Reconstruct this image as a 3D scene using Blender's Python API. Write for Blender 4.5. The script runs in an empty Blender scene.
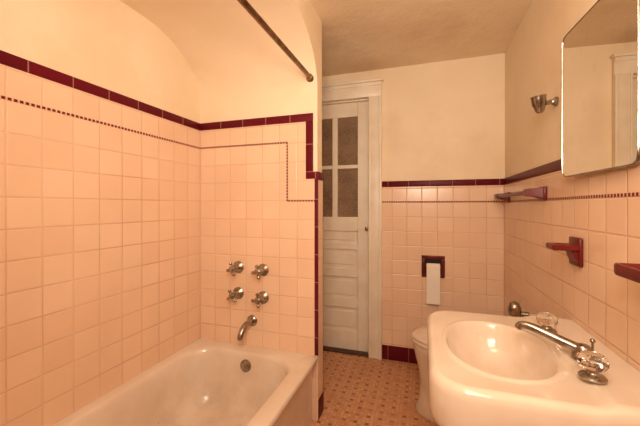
import bpy, bmesh, math
from mathutils import Vector, Matrix

S = bpy.context.scene
S.view_settings.view_transform = 'Standard'
S.view_settings.look = 'None'

def lin(r, g, b):
    def f(c):
        c /= 255.0
        return c/12.92 if c <= 0.04045 else ((c+0.055)/1.055)**2.4
    return (f(r), f(g), f(b), 1)

# ------------------------------------------------------------------ materials
class NT:
    def __init__(s, name):
        s.m = bpy.data.materials.new(name); s.m.use_nodes = True
        s.t = s.m.node_tree; s.p = s.t.nodes['Principled BSDF']
    def n(s, typ, **kw):
        nd = s.t.nodes.new(typ)
        for k, v in kw.items(): setattr(nd, k, v)
        return nd
    def l(s, a, b): s.t.links.new(a, b)
    def math(s, op, a, b=None, c=None):
        nd = s.n('ShaderNodeMath', operation=op)
        for i, v in enumerate((a, b, c)):
            if v is None: continue
            if isinstance(v, (int, float)): nd.inputs[i].default_value = v
            else: s.l(v, nd.inputs[i])
        return nd.outputs[0]
    def mix(s, fac, a, b):
        nd = s.n('ShaderNodeMix', data_type='RGBA')
        for i, v in ((0, fac), (6, a), (7, b)):
            if isinstance(v, (int, float)) or isinstance(v, tuple): nd.inputs[i].default_value = v
            else: s.l(v, nd.inputs[i])
        return nd.outputs[2]
    def noise(s, scale, detail=4, vec=None, rough=.5):
        nd = s.n('ShaderNodeTexNoise'); nd.inputs['Scale'].default_value = scale
        nd.inputs['Detail'].default_value = detail; nd.inputs['Roughness'].default_value = rough
        if vec is None: vec = s.pos()
        s.l(vec, nd.inputs['Vector']); return nd.outputs['Fac']
    def pos(s):
        if not hasattr(s, '_p'): s._p = s.n('ShaderNodeNewGeometry').outputs['Position']
        return s._p
    def remap(s, v, a, b, c=0, d=1, smooth=False):
        nd = s.n('ShaderNodeMapRange'); nd.interpolation_type = 'SMOOTHSTEP' if smooth else 'LINEAR'
        s.l(v, nd.inputs[0])
        for i, x in enumerate((a, b, c, d)): nd.inputs[i+1].default_value = x
        return nd.outputs[0]
    def bump(s, h, dist=.01, strength=1):
        nd = s.n('ShaderNodeBump'); nd.inputs['Distance'].default_value = dist
        nd.inputs['Strength'].default_value = strength
        s.l(h, nd.inputs['Height']); s.l(nd.outputs[0], s.p.inputs['Normal'])

def simple(name, col, rough=.4, metal=0, var=None, bump=0, nscale=8, coat=0, spec=.5, stain=None):
    m = NT(name)
    m.p.inputs['Roughness'].default_value = rough
    m.p.inputs['Metallic'].default_value = metal
    m.p.inputs['Coat Weight'].default_value = coat
    m.p.inputs['Specular IOR Level'].default_value = spec
    if var:
        f = m.remap(m.noise(nscale, 6), .35, .7)
        c = m.mix(f, col, var)
        if stain:
            sc, zl, zh, base = stain
            sx = m.n('ShaderNodeSeparateXYZ'); m.l(m.pos(), sx.inputs[0])
            low = m.remap(sx.outputs[2], zl, zh, 1, base, True)
            sp = m.remap(m.noise(7, 6, rough=.6), .36, .78)
            c = m.mix(m.math('MULTIPLY', m.math('MULTIPLY', sp, low), .55), c, sc)
            sp2 = m.remap(m.noise(70, 3), .70, .76)
            c = m.mix(m.math('MULTIPLY', sp2, m.math('MULTIPLY', low, .45)), c, lin(120, 84, 58))
        m.l(c, m.p.inputs['Base Color'])
    else:
        m.l(m.mix(m.math('MULTIPLY', m.noise(20), .12), col, tuple(c*.8 for c in col[:3])+(1,)), m.p.inputs['Base Color'])
    if bump: m.bump(m.noise(nscale*4, 6), bump)
    return m.m

def tile_mat(name, ax, pitch, org, g, col, col2, grout, rough=.22, dark=None, var=.5, brd=.0012, bd=.004, bdist=.0012, spec=.5, grout2=None):
    m = NT(name)
    m.p.inputs['Specular IOR Level'].default_value = spec
    sx = m.n('ShaderNodeSeparateXYZ'); m.l(m.pos(), sx.inputs[0])
    fl, ed = [], []
    for i in range(2):
        if ax[i] is None:
            fl.append(None); ed.append(None); continue
        a = m.math('DIVIDE', m.math('SUBTRACT', sx.outputs[ax[i]], org[i]), pitch[i])
        fl.append(m.math('FLOOR', a))
        e = m.math('ABSOLUTE', m.math('SUBTRACT', m.math('FRACT', a), .5))
        ed.append(m.math('MULTIPLY', m.math('SUBTRACT', .5, e), pitch[i]))
    if ed[1] is None: dist = ed[0]
    else: dist = m.math('MINIMUM', ed[0], ed[1])
    mask = m.remap(dist, g*.5, g*.5+brd)
    h = m.remap(dist, g*.4, g*.5+bd, 0, 1, True)
    wn = m.n('ShaderNodeTexWhiteNoise', noise_dimensions='3D')
    cb = m.n('ShaderNodeCombineXYZ')
    for i in range(2):
        if fl[i] is not None: m.l(fl[i], cb.inputs[i])
    m.l(cb.outputs[0], wn.inputs['Vector'])
    c = m.mix(m.math('MULTIPLY', wn.outputs['Value'], var), col, col2)
    if dark:
        dc, n = dark
        k0 = m.math('COMPARE', m.math('FLOORED_MODULO', fl[0], float(n)), 0., .2)
        k1 = m.math('COMPARE', m.math('FLOORED_MODULO', fl[1], float(n)), 0., .2)
        k = m.math('MULTIPLY', k0, k1)
        k = m.math('MULTIPLY', k, m.remap(wn.outputs['Value'], 0, 1, .4, 1))
        c = m.mix(k, c, dc)
    st = m.remap(m.noise(3.5, 5), .4, .75, 0, .22)
    c = m.mix(st, c, tuple(x*.75 for x in col2[:3])+(1,))
    if grout2:
        grout = m.mix(m.remap(m.noise(2.7, 5), .4, .65), grout, grout2)
    c = m.mix(mask, grout, c)
    m.l(c, m.p.inputs['Base Color'])
    m.l(m.remap(mask, 0, 1, .8, rough), m.p.inputs['Roughness'])
    hh = m.math('ADD', h, m.math('MULTIPLY', m.noise(9, 2), .5))
    m.bump(hh, bdist, 1)
    return m.m

PEACH = lin(239, 205, 175); PEACH2 = lin(231, 190, 158); GROUT = lin(224, 185, 155); GROUT2 = lin(200, 157, 126)
P = .1085
def WT(n, ax, org): return tile_mat(n, ax, (P, P), org, .0025, PEACH, PEACH2, GROUT, grout2=GROUT2, bdist=.0010)
T_XZ = WT('tile_peach_end', (0, 2), (-1.33, 1.535))
T_YZ = WT('tile_peach_side', (1, 2), (1.67, 1.535))
T_XZb = WT('tile_peach_back', (0, 2), (.527, 1.205))
T_YZb = WT('tile_peach_right', (1, 2), (2.5, 1.205))
RED = lin(104, 22, 34); RED2 = lin(82, 16, 26)
RG = lin(170, 120, 100)
RED_X = tile_mat('trim_maroon_x', (0, None), (.1525, 1), (-1.33, 0), .002, RED, RED2, RG, .35, spec=.12)
RED_Y = tile_mat('trim_maroon_y', (1, None), (.1525, 1), (1.67, 0), .002, RED, RED2, RG, .35, spec=.08)
RED_Z = tile_mat('trim_maroon_z', (2, None), (.1525, 1), (1.37, 0), .002, RED, RED2, RG, .35, spec=.12)
FLOOR = tile_mat('floor_mosaic', (0, 1), (.021, .021), (.01, .013), .0018, lin(222, 168, 126), lin(198, 138, 98),
                 lin(190, 140, 104), .42, dark=(lin(134, 74, 50), 3), var=.9, brd=.0008, bd=.002, bdist=.0004)

def liner_mat(name, axis):
    m = NT(name)
    sx = m.n('ShaderNodeSeparateXYZ'); m.l(m.pos(), sx.inputs[0])
    f = m.math('FRACT', m.math('DIVIDE', sx.outputs[axis], .017))
    k = m.math('LESS_THAN', f, .66)
    m.l(m.mix(k, lin(224, 182, 152), lin(112, 32, 36)), m.p.inputs['Base Color'])
    m.p.inputs['Roughness'].default_value = .4
    m.p.inputs['Specular IOR Level'].default_value = .15
    return m.m
LIN = [liner_mat('liner_%d' % i, i) for i in range(3)]

def plaster(name, a, b, rough=.7, bs=.0025, c=None):
    m = NT(name)
    f = m.remap(m.noise(2.2, 7, rough=.6), .35, .7)
    col = m.mix(f, a, b)
    if c:
        col = m.mix(m.remap(m.noise(1.6, 6, rough=.6), .50, .66, 0, .6), col, c)
    m.l(col, m.p.inputs['Base Color'])
    m.p.inputs['Roughness'].default_value = rough
    m.bump(m.math('ADD', m.noise(5, 3), m.math('MULTIPLY', m.noise(60, 5), .25)), bs)
    return m.m
PL = plaster('plaster_cream', lin(243, 224, 195), lin(237, 214, 182), c=lin(228, 202, 168))
PLC = plaster('plaster_ceiling', lin(240, 220, 190), lin(231, 206, 173), .45, .010, lin(212, 178, 144))
PAINT = simple('door_paint', lin(240, 228, 208), .35, var=lin(232, 215, 190), bump=.0006)
PORC = simple('porcelain', lin(236, 220, 202), .15, var=lin(224, 204, 182), nscale=3, coat=.3, stain=(lin(196, 160, 126), .60, .74, .35))
ENAM = simple('tub_enamel', lin(234, 217, 200), .2, var=lin(220, 199, 178), nscale=3, coat=.2, stain=(lin(176, 142, 112), .05, .34, .25))
CHROME = simple('chrome_aged', lin(180, 174, 164), .22, 1, var=lin(130, 120, 108), nscale=30)
BRONZE = simple('rod_bronze', lin(150, 122, 92), .3, 1, var=lin(106, 80, 58), nscale=25)
MAROON = simple('ceramic_maroon', lin(112, 34, 30), .28, var=lin(88, 24, 22), nscale=10, spec=.22)
DARK = simple('dark_gap', lin(30, 20, 16), .8)
WOODT = simple('threshold_wood', lin(84, 52, 34), .5, var=lin(56, 34, 22), nscale=20)
PAPER = simple('toilet_paper', lin(240, 228, 214), .9)
MIR = NT('mirror_silver'); MIR.p.inputs['Metallic'].default_value = 1
MIR.p.inputs['Roughness'].default_value = .01
MIR.l(MIR.mix(MIR.remap(MIR.noise(14, 5), .6, .8, 0, .15), lin(240, 236, 228), lin(160, 140, 120)), MIR.p.inputs['Base Color'])
MIR = MIR.m
def glass(name, col, rough=.03):
    m = NT(name)
    m.p.inputs['Transmission Weight'].default_value = 1
    m.p.inputs['IOR'].default_value = 1.5
    m.p.inputs['Roughness'].default_value = rough
    m.l(m.mix(m.noise(10), col, tuple(c*.95 for c in col[:3])+(1,)), m.p.inputs['Base Color'])
    return m.m
CRYSTAL = glass('crystal', (.97, .95, .92, 1))
def lace():
    m = NT('pane_obscure_glass')
    v = m.n('ShaderNodeTexVoronoi'); v.inputs['Scale'].default_value = 115
    v.inputs['Randomness'].default_value = .5
    m.l(m.pos(), v.inputs['Vector'])
    f = m.remap(v.outputs['Distance'], .15, .6)
    f2 = m.math('MULTIPLY', f, m.remap(m.noise(7, 4), .3, .7, .45, 1))
    m.l(m.mix(f2, lin(166, 132, 98), lin(84, 58, 42)), m.p.inputs['Base Color'])
    m.p.inputs['Roughness'].default_value = .3
    m.bump(f, .002)
    return m.m
LACE = lace()

# ------------------------------------------------------------------ mesh helpers
def empty(name, loc=(0, 0, 0), parent=None):
    e = bpy.data.objects.new(name, None); e.location = loc; e.empty_display_size = .05
    S.collection.objects.link(e)
    if parent: e.parent = parent
    return e

def mk(name, bm, mat, parent=None, smooth=True, ang=38):
    bmesh.ops.remove_doubles(bm, verts=bm.verts, dist=1e-6)
    bmesh.ops.recalc_face_normals(bm, faces=bm.faces)
    for f in bm.faces: f.smooth = smooth
    for e in bm.edges:
        if len(e.link_faces) == 2 and e.calc_face_angle(0) > math.radians(ang): e.smooth = False
    me = bpy.data.meshes.new(name); bm.to_mesh(me); bm.free()
    me.materials.append(mat)
    o = bpy.data.objects.new(name, me); S.collection.objects.link(o)
    if parent:
        o.parent = parent
        if parent.type == 'EMPTY': o.matrix_parent_inverse = Matrix.Translation(parent.location).inverted()
    return o

def addbox(bm, x0, x1, y0, y1, z0, z1, bev=0, seg=2):
    r = bmesh.ops.create_cube(bm, size=1)
    vs = r['verts']
    bmesh.ops.scale(bm, vec=(x1-x0, y1-y0, z1-z0), verts=vs)
    bmesh.ops.translate(bm, vec=((x0+x1)/2, (y0+y1)/2, (z0+z1)/2), verts=vs)
    if bev:
        es = list({e for v in vs for e in v.link_edges})
        bmesh.ops.bevel(bm, geom=es, offset=bev, segments=seg, affect='EDGES', profile=.5)

def box(name, x0, x1, y0, y1, z0, z1, mat, parent=None, bev=0):
    bm = bmesh.new(); addbox(bm, x0, x1, y0, y1, z0, z1, bev)
    return mk(name, bm, mat, parent)

def loft(bm, rings, cap0=True, cap1=True):
    R = [[bm.verts.new(p) for p in r] for r in rings]
    n = len(R[0])
    for a, b in zip(R[:-1], R[1:]):
        for i in range(n):
            j = (i+1) % n
            bm.faces.new((a[i], a[j], b[j], b[i]))
    if cap0: bm.faces.new(R[0])
    if cap1: bm.faces.new(R[-1])

def lathe(bm, prof, loc, axis=(0, 0, 1), seg=32):
    q = Vector((0, 0, 1)).rotation_difference(Vector(axis).normalized())
    loc = Vector(loc); rings = []
    for r, z in prof:
        r = max(r, 1e-4)
        rings.append([loc + q @ Vector((r*math.cos(2*math.pi*i/seg), r*math.sin(2*math.pi*i/seg), z)) for i in range(seg)])
    loft(bm, rings)

def tube(bm, pts, rad, seg=20, sub=6):
    pts = [Vector(p) for p in pts]
    if not isinstance(rad, (list, tuple)): rad = [rad]*len(pts)
    P_, R_ = [], []
    n = len(pts)
    if n == 2: P_, R_ = pts, list(rad)
    else:
        for i in range(n-1):
            p0 = pts[max(i-1, 0)]; p1 = pts[i]; p2 = pts[i+1]; p3 = pts[min(i+2, n-1)]
            for k in range(sub):
                t = k/sub
                P_.append(.5*((2*p1)+(p2-p0)*t+(2*p0-5*p1+4*p2-p3)*t*t+(3*p1-p0-3*p2+p3)*t**3))
                R_.append(rad[i]*(1-t)+rad[i+1]*t)
        P_.append(pts[-1]); R_.append(rad[-1])
    rings = []; up = None
    for i, p in enumerate(P_):
        d = (P_[min(i+1, len(P_)-1)]-P_[max(i-1, 0)]).normalized()
        if up is None:
            up = Vector((0, 0, 1)) if abs(d.z) < .9 else Vector((1, 0, 0))
        sd = d.cross(up).normalized(); up = sd.cross(d).normalized()
        rings.append([p+R_[i]*(math.cos(2*math.pi*k/seg)*sd+math.sin(2*math.pi*k/seg)*up) for k in range(seg)])
    loft(bm, rings)

def rr_ring(c, rect, rad, z, angs):
    """ray cast from c on a rounded rect. rad: (x0y0,x1y0,x1y1,x0y1)"""
    x0, x1, y0, y1 = rect; cx, cy = (x0+x1)/2, (y0+y1)/2; hx, hy = (x1-x0)/2, (y1-y0)/2
    def sdf(x, y):
        dx, dy = x-cx, y-cy
        r = rad[0] if (dx < 0 and dy < 0) else rad[1] if (dx >= 0 and dy < 0) else rad[2] if dx >= 0 else rad[3]
        r = max(min(r, hx, hy), 1e-4)
        qx, qy = abs(dx)-hx+r, abs(dy)-hy+r
        return math.hypot(max(qx, 0), max(qy, 0))+min(max(qx, qy), 0)-r
    out = []
    for a in angs:
        lo, hi = 0., 3.
        for _ in range(36):
            m = (lo+hi)/2
            if sdf(c[0]+m*math.cos(a), c[1]+m*math.sin(a)) < 0: lo = m
            else: hi = m
        out.append(Vector((c[0]+lo*math.cos(a), c[1]+lo*math.sin(a), z)))
    return out

def angs_for(c, rect, n):
    x0, x1, y0, y1 = rect
    A = [2*math.pi*i/n for i in range(n)]
    for x, y in ((x0, y0), (x1, y0), (x1, y1), (x0, y1)):
        A.append(math.atan2(y-c[1], x-c[0]) % (2*math.pi))
    A = sorted(A); B = [A[0]]
    for a in A[1:]:
        if a-B[-1] > 1e-3: B.append(a)
    return B

# ------------------------------------------------------------------ room shell
XL, XR, YB, YE, XP = -1.33, .527, 2.5, 1.67, -.554
YR = -1.1; ZC = 2.24; TH = .006; RIM = .355
box('floor', XL-.1, XR+.1, YR-.1, YB+.25, -.08, 0, FLOOR)
box('ceiling', XL-.1, XR+.1, YR-.1, YB+.25, ZC, ZC+.08, PLC)
wl = box('wall_left', XL-.1, XL-TH, YR, YB+.13, 0, ZC, PL)
wr = box('wall_right', XR+TH, XR+.1, YR, YB+.13, 0, ZC, PL)
box('wall_rear', XL-TH, XR+TH, YR-.1, YR, 0, ZC, PL)
DX0, DX1, DZ = -1.0, -.409, 2.03
wb = box('wall_back', DX1, XR+TH, YB+TH, YB+.13, 0, ZC, PL)
box('wall_back_over_door', DX0, DX1, YB+TH, YB+.13, DZ, ZC, PL, wb)
box('wall_back_beside_door', XL-.006, DX0, YB+TH, YB+.13, 0, ZC, PL, wb)
box('wall_behind_door', DX0-.05, DX1+.05, YB+.13, YB+.16, 0, ZC, DARK, wb)
YP = 1.765
wp = box('wall_tub_end', XL-TH, XP-TH, YE+TH, YP-TH, 0, ZC, PL)
wn = box('wall_tub_near', XL-TH, XP, .03, .152-TH, 0, ZC, PL, None, .004)

# left wall tile
box('tile_field', XL-TH, XL, .152, YE, 0, 1.65, T_YZ, wl)
box('trim_cap', XL-TH, XL+.003, .152, YE, 1.65, 1.695, RED_Y, wl, .0025)
box('accent_liner', XL-.001, XL+.0015, .152, YE, 1.536, 1.5455, LIN[1], wl)
# tub end wall
box('tile_field_main', XL, -.583, YE, YE+TH, 0, 1.65, T_XZ, wp)
box('tile_field_lower', -.583, XP, YE, YE+TH, 0, 1.37, T_XZ, wp)
box('trim_cap', XL, -.583, YE-.003, YE+TH, 1.65, 1.695, RED_X, wp, .0025)
box('trim_upright_upper', -.626, -.583, YE-.003, YE+TH, 1.33, 1.65, RED_Z, wp, .0025)
box('trim_step', -.583, XP+.001, YE-.003, YE+TH, 1.33, 1.37, RED_X, wp, .0025)
box('trim_upright_lower', -.574, XP+.001, YE-.003, YE+.004, RIM+.002, 1.33, RED_Z, wp, .002)
box('accent_liner_top', XL, -.733, YE-.0015, YE+.001, 1.536, 1.5455, LIN[0], wp)
box('accent_liner_drop', -.7425, -.733, YE-.0015, YE+.001, 1.205, 1.536, LIN[2], wp)
box('accent_liner_low', -.733, -.574, YE-.0015, YE+.001, 1.205, 1.2145, LIN[0], wp)
# end face of the partition
box('tile_end_face', XP-TH, XP, YE+.004, YP, .11, 1.325, T_YZ, wp)
box('trim_end_cap', XP-TH, XP+.003, YE+.006, YP, 1.325, 1.37, RED_Y, wp, .002)
box('base_end_face', XP-TH, XP+.003, YE+.004, YP, 0, .11, RED_Y, wp, .002)
box('tile_rear_face', XL, XP, YP-TH, YP, 0, 1.325, T_XZ, wp)
# back wall
CX = -.308
box('tile_field', CX, XR, YB, YB+TH, .11, 1.325, T_XZb, wb)
box('trim_cap', CX, XR, YB-.003, YB+TH, 1.325, 1.37, RED_X, wb, .0025)
box('base_tile', CX, XR, YB-.003, YB+TH, 0, .11, RED_X, wb, .0025)
box('accent_liner', CX, XR, YB-.0015, YB+.001, 1.206, 1.2165, LIN[0], wb)
# right wall
box('tile_field', XR, XR+TH, YR, YB, .11, 1.325, T_YZb, wr)
box('trim_cap', XR-.002, XR+TH, YR, YB, 1.325, 1.37, RED_Y, wr, .001)
box('base_tile', XR-.003, XR+TH, YR, YB, 0, .11, RED_Y, wr, .0025)
box('accent_liner', XR-.0015, XR+.001, YR, YB, 1.206, 1.2155, LIN[1], wr)

# coved alcove ceiling ---------------------------------------------------------
bm = bmesh.new()
yc, zc, ry, rz = 1.25, 1.83, YE+TH-1.25, .30
prof = [(yc+ry*math.cos(a), zc+rz*math.sin(a)) for a in [math.pi/2*i/24 for i in range(25)]]
prof += [(.146, zc+rz), (.146, ZC), (YE+TH, ZC)]
loft(bm, [[Vector((x, y, z)) for y, z in prof] for x in (XL-TH, XP-TH)])
o = mk('ceiling_alcove_cove', bm, PL, None, True, 50)
b = o.modifiers.new('b', 'BEVEL'); b.width = .004; b.segments = 2; b.limit_method = 'ANGLE'; b.angle_limit = math.radians(60)

# ------------------------------------------------------------------ door
d = empty('door_1', (-.7, 2.57, 0))
yf, yk = 2.553, 2.590
bm = bmesh.new()
ST = .097
x0, x1 = DX0+.003, DX1-.003
def R(a, b_, c, d_, yo=0): addbox(bm, a, b_, yf+yo, yk, c, d_, .0025, 1)
R(x0, x0+ST, .01, DZ-.006); R(x1-ST, x1, .01, DZ-.006)
R(x0+ST, x1-ST, 1.905, DZ-.006)
R(x0+ST, x1-ST, .975, 1.09)
px = [x0+ST, -.722, -.678, x1-ST]
R(px[1], px[2], 1.09, 1.905)
for a, b_ in ((px[0], px[1]), (px[2], px[3])): R(a, b_, 1.485, 1.515)
R(x0+ST, x1-ST, .01, .16)
pan = [(.16, .35), (.42, .60), (.67, .825), (.87, .975)]
for i, (a, b_) in enumerate(pan):
    addbox(bm, x0+ST, x1-ST, yf+.018, yk-.005, a, b_)
    if a > .2: R(x0+ST, x1-ST, pan[i-1][1], a)
    addbox(bm, x0+ST+.03, x1-ST-.03, yf+.009, yf+.02, a+.028, b_-.028, .006, 1)
mk('leaf', bm, PAINT, d)
bm = bmesh.new()
for a, b_ in ((px[0], px[1]), (px[2], px[3])):
    for c, e in ((1.09, 1.485), (1.515, 1.905)):
        addbox(bm, a, b_, yf+.016, yf+.022, c, e)
mk('panes', bm, LACE, d)
bm = bmesh.new()
lathe(bm, [(.012, 0), (.012, .002), (.006, .005), (.006, .016), (.012, .020), (.015, .027), (.012, .034), (.004, .037)], (-.432, yf, 1.0), (0, -1, 0))
mk('knob', bm, BRONZE, d)

t = empty('trim_door_casing', (-.7, 2.5, 0))
def cas(name, *a): return box(name, *a, PAINT, t, .003)
cas('side_right', DX1, CX, YB-.018, YB+TH, 0, 2.03)
cas('side_right_band', CX-.022, CX, YB-.030, YB-.016, 0, 2.03)
cas('side_right_bead', DX1, DX1+.014, YB-.024, YB-.016, 0, 2.03)
cas('side_left', DX0-.1, DX0, YB-.018, YB+TH, 0, 2.03)
cas('side_left_band', DX0-.1, DX0-.078, YB-.030, YB-.016, 0, 2.03)
cas('head', DX0-.1, CX, YB-.018, YB+TH, 2.03, 2.14)
cas('head_band', DX0-.1, CX, YB-.026, YB-.016, 2.115, 2.14)
cas('head_cap', DX0-.115, CX+.012, YB-.040, YB+TH, 2.14, 2.16)
cas('jamb_right', DX1-.002, DX1+.003, YB, YB+.13, 0, DZ)
cas('stop_right', DX1-.012, DX1, YB+.02, YB+.052, 0, DZ)
cas('stop_head', DX0, DX1, YB+.02, YB+.052, DZ-.012, DZ)
box('threshold', DX0, DX1, YB-.01, YB+.12, 0, .012, WOODT, t, .003)

# ------------------------------------------------------------------ bathtub
tub = empty('bathtub', (-.94, .91, 0))
bm = bmesh.new()
TX0, TX1, TY0, TY1 = XL+.001, XP, .153, YE-.001
c = ((TX0+TX1)/2, (TY0+TY1)/2)
A = angs_for(c, (TX0, TX1, TY0, TY1), 160)
def outr(ins_front, z, r=.006):
    return rr_ring(c, (TX0, TX1-ins_front, TY0, TY1), (r,)*4, z, A)
def inr(l, r_, n, f, z, rad):
    return rr_ring(c, (TX0+l, TX1-r_, TY0+n, TY1-f), (rad,)*4, z, A)
rings = [outr(.022, 0), outr(.022, .29), outr(.018, .31), outr(.004, .322), outr(0, .33), outr(0, .343),
         outr(.003, .351, .004), outr(.010, RIM, .004),
         inr(.045, .078, .08, .072, RIM, .15), inr(.050, .084, .086, .077, RIM-.003, .15), inr(.056, .091, .093, .083, RIM-.012, .148),
         inr(.062, .097, .105, .088, RIM-.03, .145), inr(.075, .108, .15, .096, .24, .14), inr(.09, .122, .21, .108, .14, .135),
         inr(.108, .14, .26, .125, .085, .125), inr(.14, .17, .31, .155, .058, .11), inr(.19, .22, .38, .21, .048, .09),
         inr(.3, .33, .6, .5, .045, .05)]
loft(bm, rings)
mk('tub_shell', bm, ENAM, tub, True, 60)
bm = bmesh.new()
n_ = Vector((0, -1, .12)).normalized()
ov = Vector((-.95, YE-.001-.0905, .285))
lathe(bm, [(.034, -.004), (.034, .004), (.031, .008), (.012, .010), (.008, .013), (0, .013)], ov, n_)
mk('overflow_plate', bm, CHROME, tub)
bm = bmesh.new()
lathe(bm, [(.03, 0), (.03, .003), (.024, .005), (0, .004)], (-.95, 1.36, .047))
mk('drain', bm, CHROME, tub)

# tub valves -------------------------------------------------------------------
def wall_valve(parent, X, Z, rot):
    bm = bmesh.new()
    lathe(bm, [(.036, 0), (.036, .004), (.030, .010), (.020, .016), (.015, .024), (.014, .045), (.012, .05), (.012, .058)], (X, YE, Z), (0, -1, 0))
    lathe(bm, [(.012, .055), (.018, .058), (.020, .066), (.018, .074), (.010, .079), (0, .080)], (X, YE, Z), (0, -1, 0))
    for k in range(4):
        a = rot+math.pi/2*k
        dr = Vector((math.cos(a), 0, math.sin(a)))
        c0 = Vector((X, YE-.066, Z))
        tube(bm, [c0+dr*.012, c0+dr*.022, c0+dr*.031, c0+dr*.037, c0+dr*.041], [.008, .0065, .0095, .009, .003], 14, 3)
    mk('valve', bm, CHROME, parent)
tv = empty('tub_faucet', (-.95, YE, .6))
wall_valve(tv, -1.055, .815, .35); wall_valve(tv, -.890, .808, .2)
wall_valve(tv, -1.055, .660, .6); wall_valve(tv, -.890, .648, .1)
bm = bmesh.new()
X = -.962
lathe(bm, [(.033, 0), (.033, .004), (.026, .012), (.018, .016)], (X, YE, .505), (0, -1, 0))
tube(bm, [(X, YE-.005, .505), (X, YE-.035, .507), (X-.003, YE-.07, .500), (X-.006, YE-.10, .480), (X-.008, YE-.118, .452), (X-.008, YE-.12, .438)],
     [.016, .017, .018, .018, .016, .014], 20, 5)
mk('spout', bm, CHROME, tv)

# shower rod -------------------------------------------------------------------
rod = empty('shower_curtain_rod', (-.6, .9, 1.9))
bm = bmesh.new()
tube(bm, [(-.60, YE+TH, 1.893), (-.60, .146, 1.893)], .0125)
mk('rod', bm, BRONZE, rod)
bm = bmesh.new()
FL = [(.026, 0), (.026, .005), (.020, .010), (.017, .014), (.016, .024), (0.0125, .025)]
lathe(bm, FL, (-.60, YE+TH, 1.893), (0, -1, 0))
lathe(bm, FL, (-.60, .146, 1.893), (0, 1, 0))
mk('flanges', bm, BRONZE, rod)

# ------------------------------------------------------------------ sink
sk = empty('bathroom_sink', (.27, 1.14, .7))
bm = bmesh.new()
SX0, SX1, SY0, SY1 = .012, XR-.001, .83, 1.46
ZT = .742
bc = (.218, 1.14); ba, bb = .148, .208
A = angs_for(bc, (SX0, SX1, SY0, SY1), 128)
def so(i, z, r=.10):
    return rr_ring(bc, (SX0+i, SX1, SY0+i, SY1-i), (max(r-i, .01), .012, .012, max(r-i, .01)), z, A)
def so_w(i, w, z, r=.10):
    return rr_ring(bc, (SX0+i, SX1, SY0+w, SY1-w), (max(r-i*.3, .01), .012, .012, max(r-i*.3, .01)), z, A)
def ell(s, z, ex=0):
    out = []
    for a in A:
        ca, sa = math.cos(a), math.sin(a)
        n = 2.2
        rr = (abs(ca/((ba+ex)*s))**n+abs(sa/((bb+ex)*s))**n)**(-1/n)
        out.append(Vector((bc[0]+rr*ca, bc[1]+rr*sa, z)))
    return out
def ledge(x):
    t = min(max((x-.365)/.03, 0), 1); t = t*t*(3-2*t)
    return .012*t
rings = [so_w(.17, .14, .52), so_w(.12, .10, .54), so_w(.05, .04, .575), so_w(.02, .02, .60), so(.008, .612), so(.003, .625), so(0, .64), so(0.0, .715),
         so(.003, .728), so(.009, .737), so(.018, ZT)]
o0 = so(.018, ZT); e0 = ell(1, ZT-.004, .012)
for r in rings[-5:]:
    for v in r: v.z += ledge(v.x)
for k in range(1, 12):
    t = k/12
    ring = []
    for a, b_ in zip(o0, e0):
        p = a.lerp(b_, t); p.z = ZT-.006*math.sin(math.pi*.5*t)+ledge(p.x)
        ring.append(p)
    rings.append(ring)
rings += [ell(1, ZT-.004, .012), ell(1, ZT-.001, .006), ell(1, ZT-.004), ell(.975, ZT-.014), ell(.94, ZT-.04), ell(.87, ZT-.08), ell(.74, ZT-.11), ell(.55, ZT-.128), ell(.3, ZT-.136), ell(.12, ZT-.138)]
loft(bm, rings)
mk('basin', bm, PORC, sk, True, 60)
bm = bmesh.new()
lathe(bm, [(.024, 0), (.024, .003), (.019, .004), (.014, .001), (0, .001)], (bc[0], bc[1], ZT-.138))
mk('drain', bm, CHROME, sk)
bm = bmesh.new()
pr = [(0, .105, .10), (.03, .10, .095), (.06, .08, .075), (.25, .065, .06), (.45, .075, .07), (.54, .12, .11)]
loft(bm, [[Vector((.30+a*math.cos(2*math.pi*i/40), 1.14+b_*math.sin(2*math.pi*i/40), z)) for i in range(40)] for z, a, b_ in pr])
mk('pedestal', bm, PORC, sk, True, 60)

# faucet
fc = empty('sink_faucet', (.41, 1.11, .76))
ZL = ZT+.011
def crystal_handle(Y, X=.413, s=1):
    bm = bmesh.new()
    lathe(bm, [(.029*s, 0), (.029*s, .004), (.025*s, .008), (.016, .012), (.013, .016), (.013, .024), (.009, .026)], (X, Y, ZL), seg=28)
    mk('escutcheon', bm, CHROME, fc)
    bm = bmesh.new()
    lathe(bm, [(.014, .024), (.026, .027), (.032, .037), (.032, .048), (.025, .058), (.012, .062)], (X, Y, ZL), seg=10)
    mk('crystal_knob', bm, CRYSTAL, fc, False)
crystal_handle(1.275, .398); crystal_handle(.965, .398)
bm = bmesh.new()
lathe(bm, [(.028, 0), (.028, .005), (.024, .012), (.021, .02), (.020, .03), (.015, .036), (.005, .038)], (.425, 1.085, ZL), seg=28)
tube(bm, [(.425, 1.085, ZL+.020), (.395, 1.098, ZL+.030), (.35, 1.118, ZL+.045), (.315, 1.133, ZL+.056), (.290, 1.144, ZL+.057), (.280, 1.148, ZL+.045)],
     [.015, .014, .0125, .012, .0115, .010], 18, 5)
mk('spout', bm, CHROME, fc)
bm = bmesh.new()
tube(bm, [(.45, 1.09, ZL), (.45, 1.09, ZL+.045)], .003, 10)
lathe(bm, [(.002, 0), (.006, .003), (.007, .008), (.004, .012), (0, .013)], (.45, 1.09, ZL+.042), seg=16)
mk('popup_rod', bm, CHROME, fc)

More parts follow.
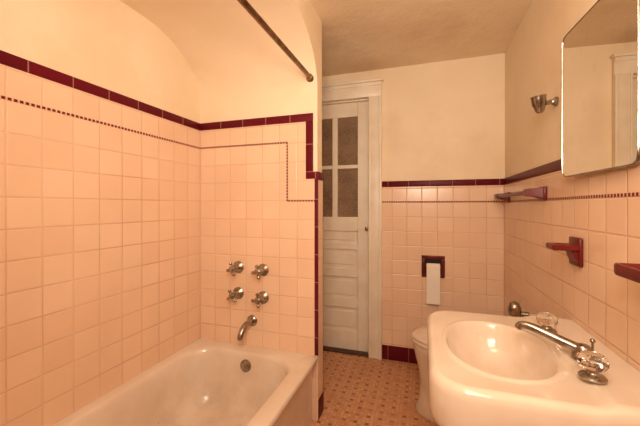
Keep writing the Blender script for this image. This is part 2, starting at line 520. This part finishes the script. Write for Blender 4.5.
# ------------------------------------------------------------------ toilet
TY = 1.95
to = empty('toilet', (.2, TY, 0))
def egg(x0, x1, hw, z, n=48):
    cx = x0+(x1-x0)*.5; a = (x1-x0)/2
    out = []
    for i in range(n):
        t = 2*math.pi*i/n
        x = math.cos(t); y = math.sin(t)
        w = hw*(1-.10*(-x)) if x < 0 else hw*(1+.04*x)
        out.append(Vector((cx+a*x, TY+w*y, z)))
    return out
bm = bmesh.new()
loft(bm, [egg(-.045, .50, .135, 0), egg(-.048, .50, .138, .02), egg(-.03, .49, .120, .06), egg(-.02, .47, .115, .16), egg(-.03, .47, .13, .24), egg(-.052, .48, .165, .33),
          egg(-.062, .49, .178, .375), egg(-.064, .49, .18, .392), egg(-.058, .485, .176, .40)])
mk('bowl', bm, PORC, to, True, 60)
bm = bmesh.new()
loft(bm, [egg(-.066, .40, .180, .402), egg(-.072, .40, .186, .408), egg(-.072, .40, .186, .418), egg(-.066, .40, .182, .423)])
mk('seat', bm, PORC, to, True, 60)
bm = bmesh.new()
loft(bm, [egg(-.066, .40, .180, .426), egg(-.072, .41, .186, .431), egg(-.070, .41, .185, .440), egg(-.05, .40, .172, .447), egg(.05, .35, .10, .450)])
mk('lid', bm, PORC, to, True, 60)
bm = bmesh.new()
tube(bm, [(.46, TY, .40), (.46, TY, .60)], .014)
lathe(bm, [(.018, 0), (.03, .003), (.032, .02), (.032, .045), (.026, .052), (.024, .066), (.010, .074), (0, .075)], (.46, TY, .595))
lathe(bm, [(.022, 0), (.022, .006), (.016, .008)], (.46, TY, .40))
tube(bm, [(.46, TY, .605), (.50, TY, .605), (XR-.001, TY, .605)], .014)
tube(bm, [(.46, TY+.01, .61), (.46, TY+.05, .612), (.46, TY+.09, .614)], [.006, .005, .007], 12)
mk('flush_valve', bm, CHROME, to)

# ------------------------------------------------------------------ toilet paper holder
tp = empty('toilet_paper_holder', (.063, 2.5, .73))
bm = bmesh.new()
a0, a1, z0, z1 = -.017, .145, .655, .815
w = .024
for q in ((a0, a1, z1-w, z1), (a0, a1, z0, z0+w), (a0, a0+w, z0+w, z1-w), (a1-w, a1, z0+w, z1-w)):
    addbox(bm, q[0], q[1], YB-.012, YB-.0005, q[2], q[3], .003)
mk('ceramic_frame', bm, MAROON, tp)
box('recess_shade_panel', a0+w, a1-w, YB-.004, YB-.001, z0+w, z1-w, DARK, tp)  # flat near-black plate, its colour stands in for shade inside the holder
bm = bmesh.new()
PX0, PX1 = .018, .110
lathe(bm, [(.012, 0), (.028, 0), (.028, PX1-PX0), (.012, PX1-PX0)], (PX0, YB-.034, .735), (1, 0, 0), 36)
sh = []
for k in range(15):
    sh.append((YB-.0625-.003*math.sin(k*.5), .735-.26*k/14))
for (ya, za), (yb, zb) in zip(sh[:-1], sh[1:]):
    bm.faces.new([bm.verts.new(p) for p in ((PX0, ya, za), (PX1, ya, za), (PX1, yb, zb), (PX0, yb, zb))])
mk('paper_roll', bm, PAPER, tp)
bm = bmesh.new()
tube(bm, [(.010, YB-.034, .735), (.118, YB-.034, .735)], .007)
addbox(bm, .008, .014, YB-.044, YB-.003, .725, .748, .002)
addbox(bm, .114, .120, YB-.044, YB-.003, .725, .748, .002)
mk('spindle', bm, MAROON, tp)

# ------------------------------------------------------------------ right-wall ceramic accessories
tb = empty('ceramic_towel_bar', (.5, 2.05, 1.24))
bm = bmesh.new()
for Y in (1.72, 2.37):
    addbox(bm, XR-.014, XR-.0005, Y-.042, Y+.042, 1.205, 1.27, .005)
    loft(bm, [[Vector((x, Y+h*sy, 1.24+zz+hz*sz)) for sy, sz in ((-1, -1), (1, -1), (1, 1), (-1, 1))]
              for x, h, hz, zz in ((XR-.012, .034, .026, 0), (XR-.045, .024, .019, .002), (.462, .021, .018, .003), (.445, .018, .015, .003))])
tube(bm, [(.463, 1.72, 1.243), (.463, 2.37, 1.243)], .0105)
bmesh.ops.bevel(bm, geom=[e for e in bm.edges if e.is_manifold and e.calc_face_angle(0) > 1.0], offset=.0025, segments=2, affect='EDGES')
mk('bar_and_posts', bm, MAROON, tb)

def rring(rect, cc, i, z, r, n=64):
    AA = angs_for(cc, rect, n)
    return rr_ring(cc, (rect[0]+i, rect[1]-i*.2, rect[2]+i, rect[3]-i), (max(r-i, .004), .004, .004, max(r-i, .004)), z, AA)
th = empty('tumbler_toothbrush_holder', (.49, 1.38, 1.03))
bm = bmesh.new()
addbox(bm, XR-.014, XR-.0005, 1.335, 1.425, .965, 1.068, .006)
mk('backplate', bm, MAROON, th)
bm = bmesh.new()
rect = (.437, XR-.010, 1.335, 1.425); cc = (.475, 1.38)
def tr(i, z): return rring(rect, cc, i, z, .014)
AA = angs_for(cc, rect, 64)
hole = lambda r, z: [Vector((cc[0]+r*math.cos(a), cc[1]+r*math.sin(a), z)) for a in AA]
loft(bm, [hole(.022, 1.022), tr(.004, 1.022), tr(0, 1.026), tr(0, 1.038), tr(.004, 1.042), hole(.025, 1.042), hole(.022, 1.039), hole(.022, 1.022)], False, False)
loft(bm, [[Vector((x, 1.38+sy*h, z)) for sy, z in ((-1, 1.034), (1, 1.034), (1, zb), (-1, zb))] for x, zb, h in ((XR-.012, .978, .034), (.505, .995, .03), (.497, 1.02, .028))])
mk('shelf', bm, MAROON, th)

sd = empty('ceramic_soap_dish', (.49, .95, 1.02))
bm = bmesh.new()
addbox(bm, XR-.013, XR-.0005, .84, 1.0, .985, 1.06, .006)
mk('backplate', bm, MAROON, sd)
bm = bmesh.new()
rect = (.450, XR-.010, .85, .995); cc = (.485, .92)
def sr(i, z): return rring(rect, cc, i, z, .012)
loft(bm, [sr(.012, 1.006), sr(.003, 1.009), sr(0, 1.015), sr(0, 1.034), sr(.003, 1.038), sr(.008, 1.038), sr(.011, 1.035), sr(.015, 1.024), sr(.025, 1.022)])
mk('dish', bm, MAROON, sd)

# ------------------------------------------------------------------ medicine cabinet (door very slightly ajar)
mc = empty('mirror_medicine_cabinet', (.51, 1.2, 1.54))
MY0, MY1, MZ0, MZ1 = 1.0, 1.407, 1.284, 1.80
XM = .508; SL = math.tan(math.radians(2.9))
def mring(x, i, r=.028, k=1):
    c2 = ((MY0+MY1)/2, (MZ0+MZ1)/2)
    AA = angs_for(c2, (MY0, MY1, MZ0, MZ1), 120)
    pts = rr_ring(c2, (MY0+i, MY1-i, MZ0+i, MZ1-i), (max(r-i, .004),)*4, 0, AA)
    return [Vector((x-k*SL*(p.x-MY0), p.x, p.y)) for p in pts]
bm = bmesh.new()
loft(bm, [mring(XR-.004, .008, k=0), mring(XR-.010, .008, k=.3), mring(XM+.008, .008), mring(XM+.008, 0), mring(XM+.001, 0), mring(XM-.002, .002), mring(XM-.002, .004), mring(XM+.001, .005)], True, False)
mk('frame', bm, CHROME, mc, True, 50)
bm = bmesh.new()
loft(bm, [mring(XM+.003, .004), mring(XM, .0045)], True, True)
mk('mirror_glass', bm, MIR, mc, False)

# ------------------------------------------------------------------ sconce
sc = empty('wall_sconce', (.5, 1.59, 1.625))
bm = bmesh.new()
YS, ZS = 1.59, 1.612
lathe(bm, [(.020, 0), (.020, .006), (.015, .012), (.012, .016), (.011, .020)], (XR+TH, YS, ZS+.008), (-1, 0, 0))
tube(bm, [(XR-.01, YS, ZS+.008), (.510, YS, ZS+.008), (.498, YS, ZS+.006), (.474, YS, ZS+.004)], [.011, .011, .010, .010], 16)
lathe(bm, [(0, -.036), (.010, -.035), (.018, -.026), (.022, -.010), (.027, .000), (.028, .026), (.030, .036), (.027, .037), (.024, .004), (0, .002)], (.468, YS, ZS), (-.12, -.1, 1))
mk('arm_and_cup', bm, CHROME, sc)
bm = bmesh.new()
lathe(bm, [(.016, .002), (.016, .030), (.013, .032), (.013, .012), (0, .012)], (.468, YS, ZS), (-.12, -.1, 1))
mk('socket', bm, DARK, sc)

# ------------------------------------------------------------------ camera
cam = bpy.data.cameras.new('camera'); co = bpy.data.objects.new('camera', cam)
S.collection.objects.link(co); S.camera = co
co.location = (0, 0, 1.18); co.rotation_euler = (math.radians(90), 0, math.radians(18))
cam.sensor_width = 36; cam.lens = 18; cam.shift_y = -7/640; cam.clip_start = .01

# ------------------------------------------------------------------ lights
def area(name, loc, tgt, size, power, col):
    L = bpy.data.lights.new(name, 'AREA'); L.energy = power; L.size = size; L.color = col
    o = bpy.data.objects.new(name, L); S.collection.objects.link(o); o.location = loc
    o.rotation_euler = (Vector(tgt)-Vector(loc)).to_track_quat('-Z', 'Y').to_euler()
    return o
LC = (1, .845, .68)
area('overhead_fill_light', (-.05, .3, 2.2), (-.1, .9, 0), .5, 5.5, LC)  # added overhead fill light, no lamp fixture belongs to it
area('room_light', (.05, -.2, 1.75), (-.6, 1.6, 1.3), .6, 17, LC)
area('ceiling_bounce_fill', (-.05, -.1, 1.55), (-.1, .6, 2.24), .35, 13, LC)  # added soft light aimed upwards to brighten the ceiling
w = bpy.data.worlds.new('world'); S.world = w; w.use_nodes = True
w.node_tree.nodes['Background'].inputs[0].default_value = (1, .8, .6, 1)
w.node_tree.nodes['Background'].inputs[1].default_value = .3
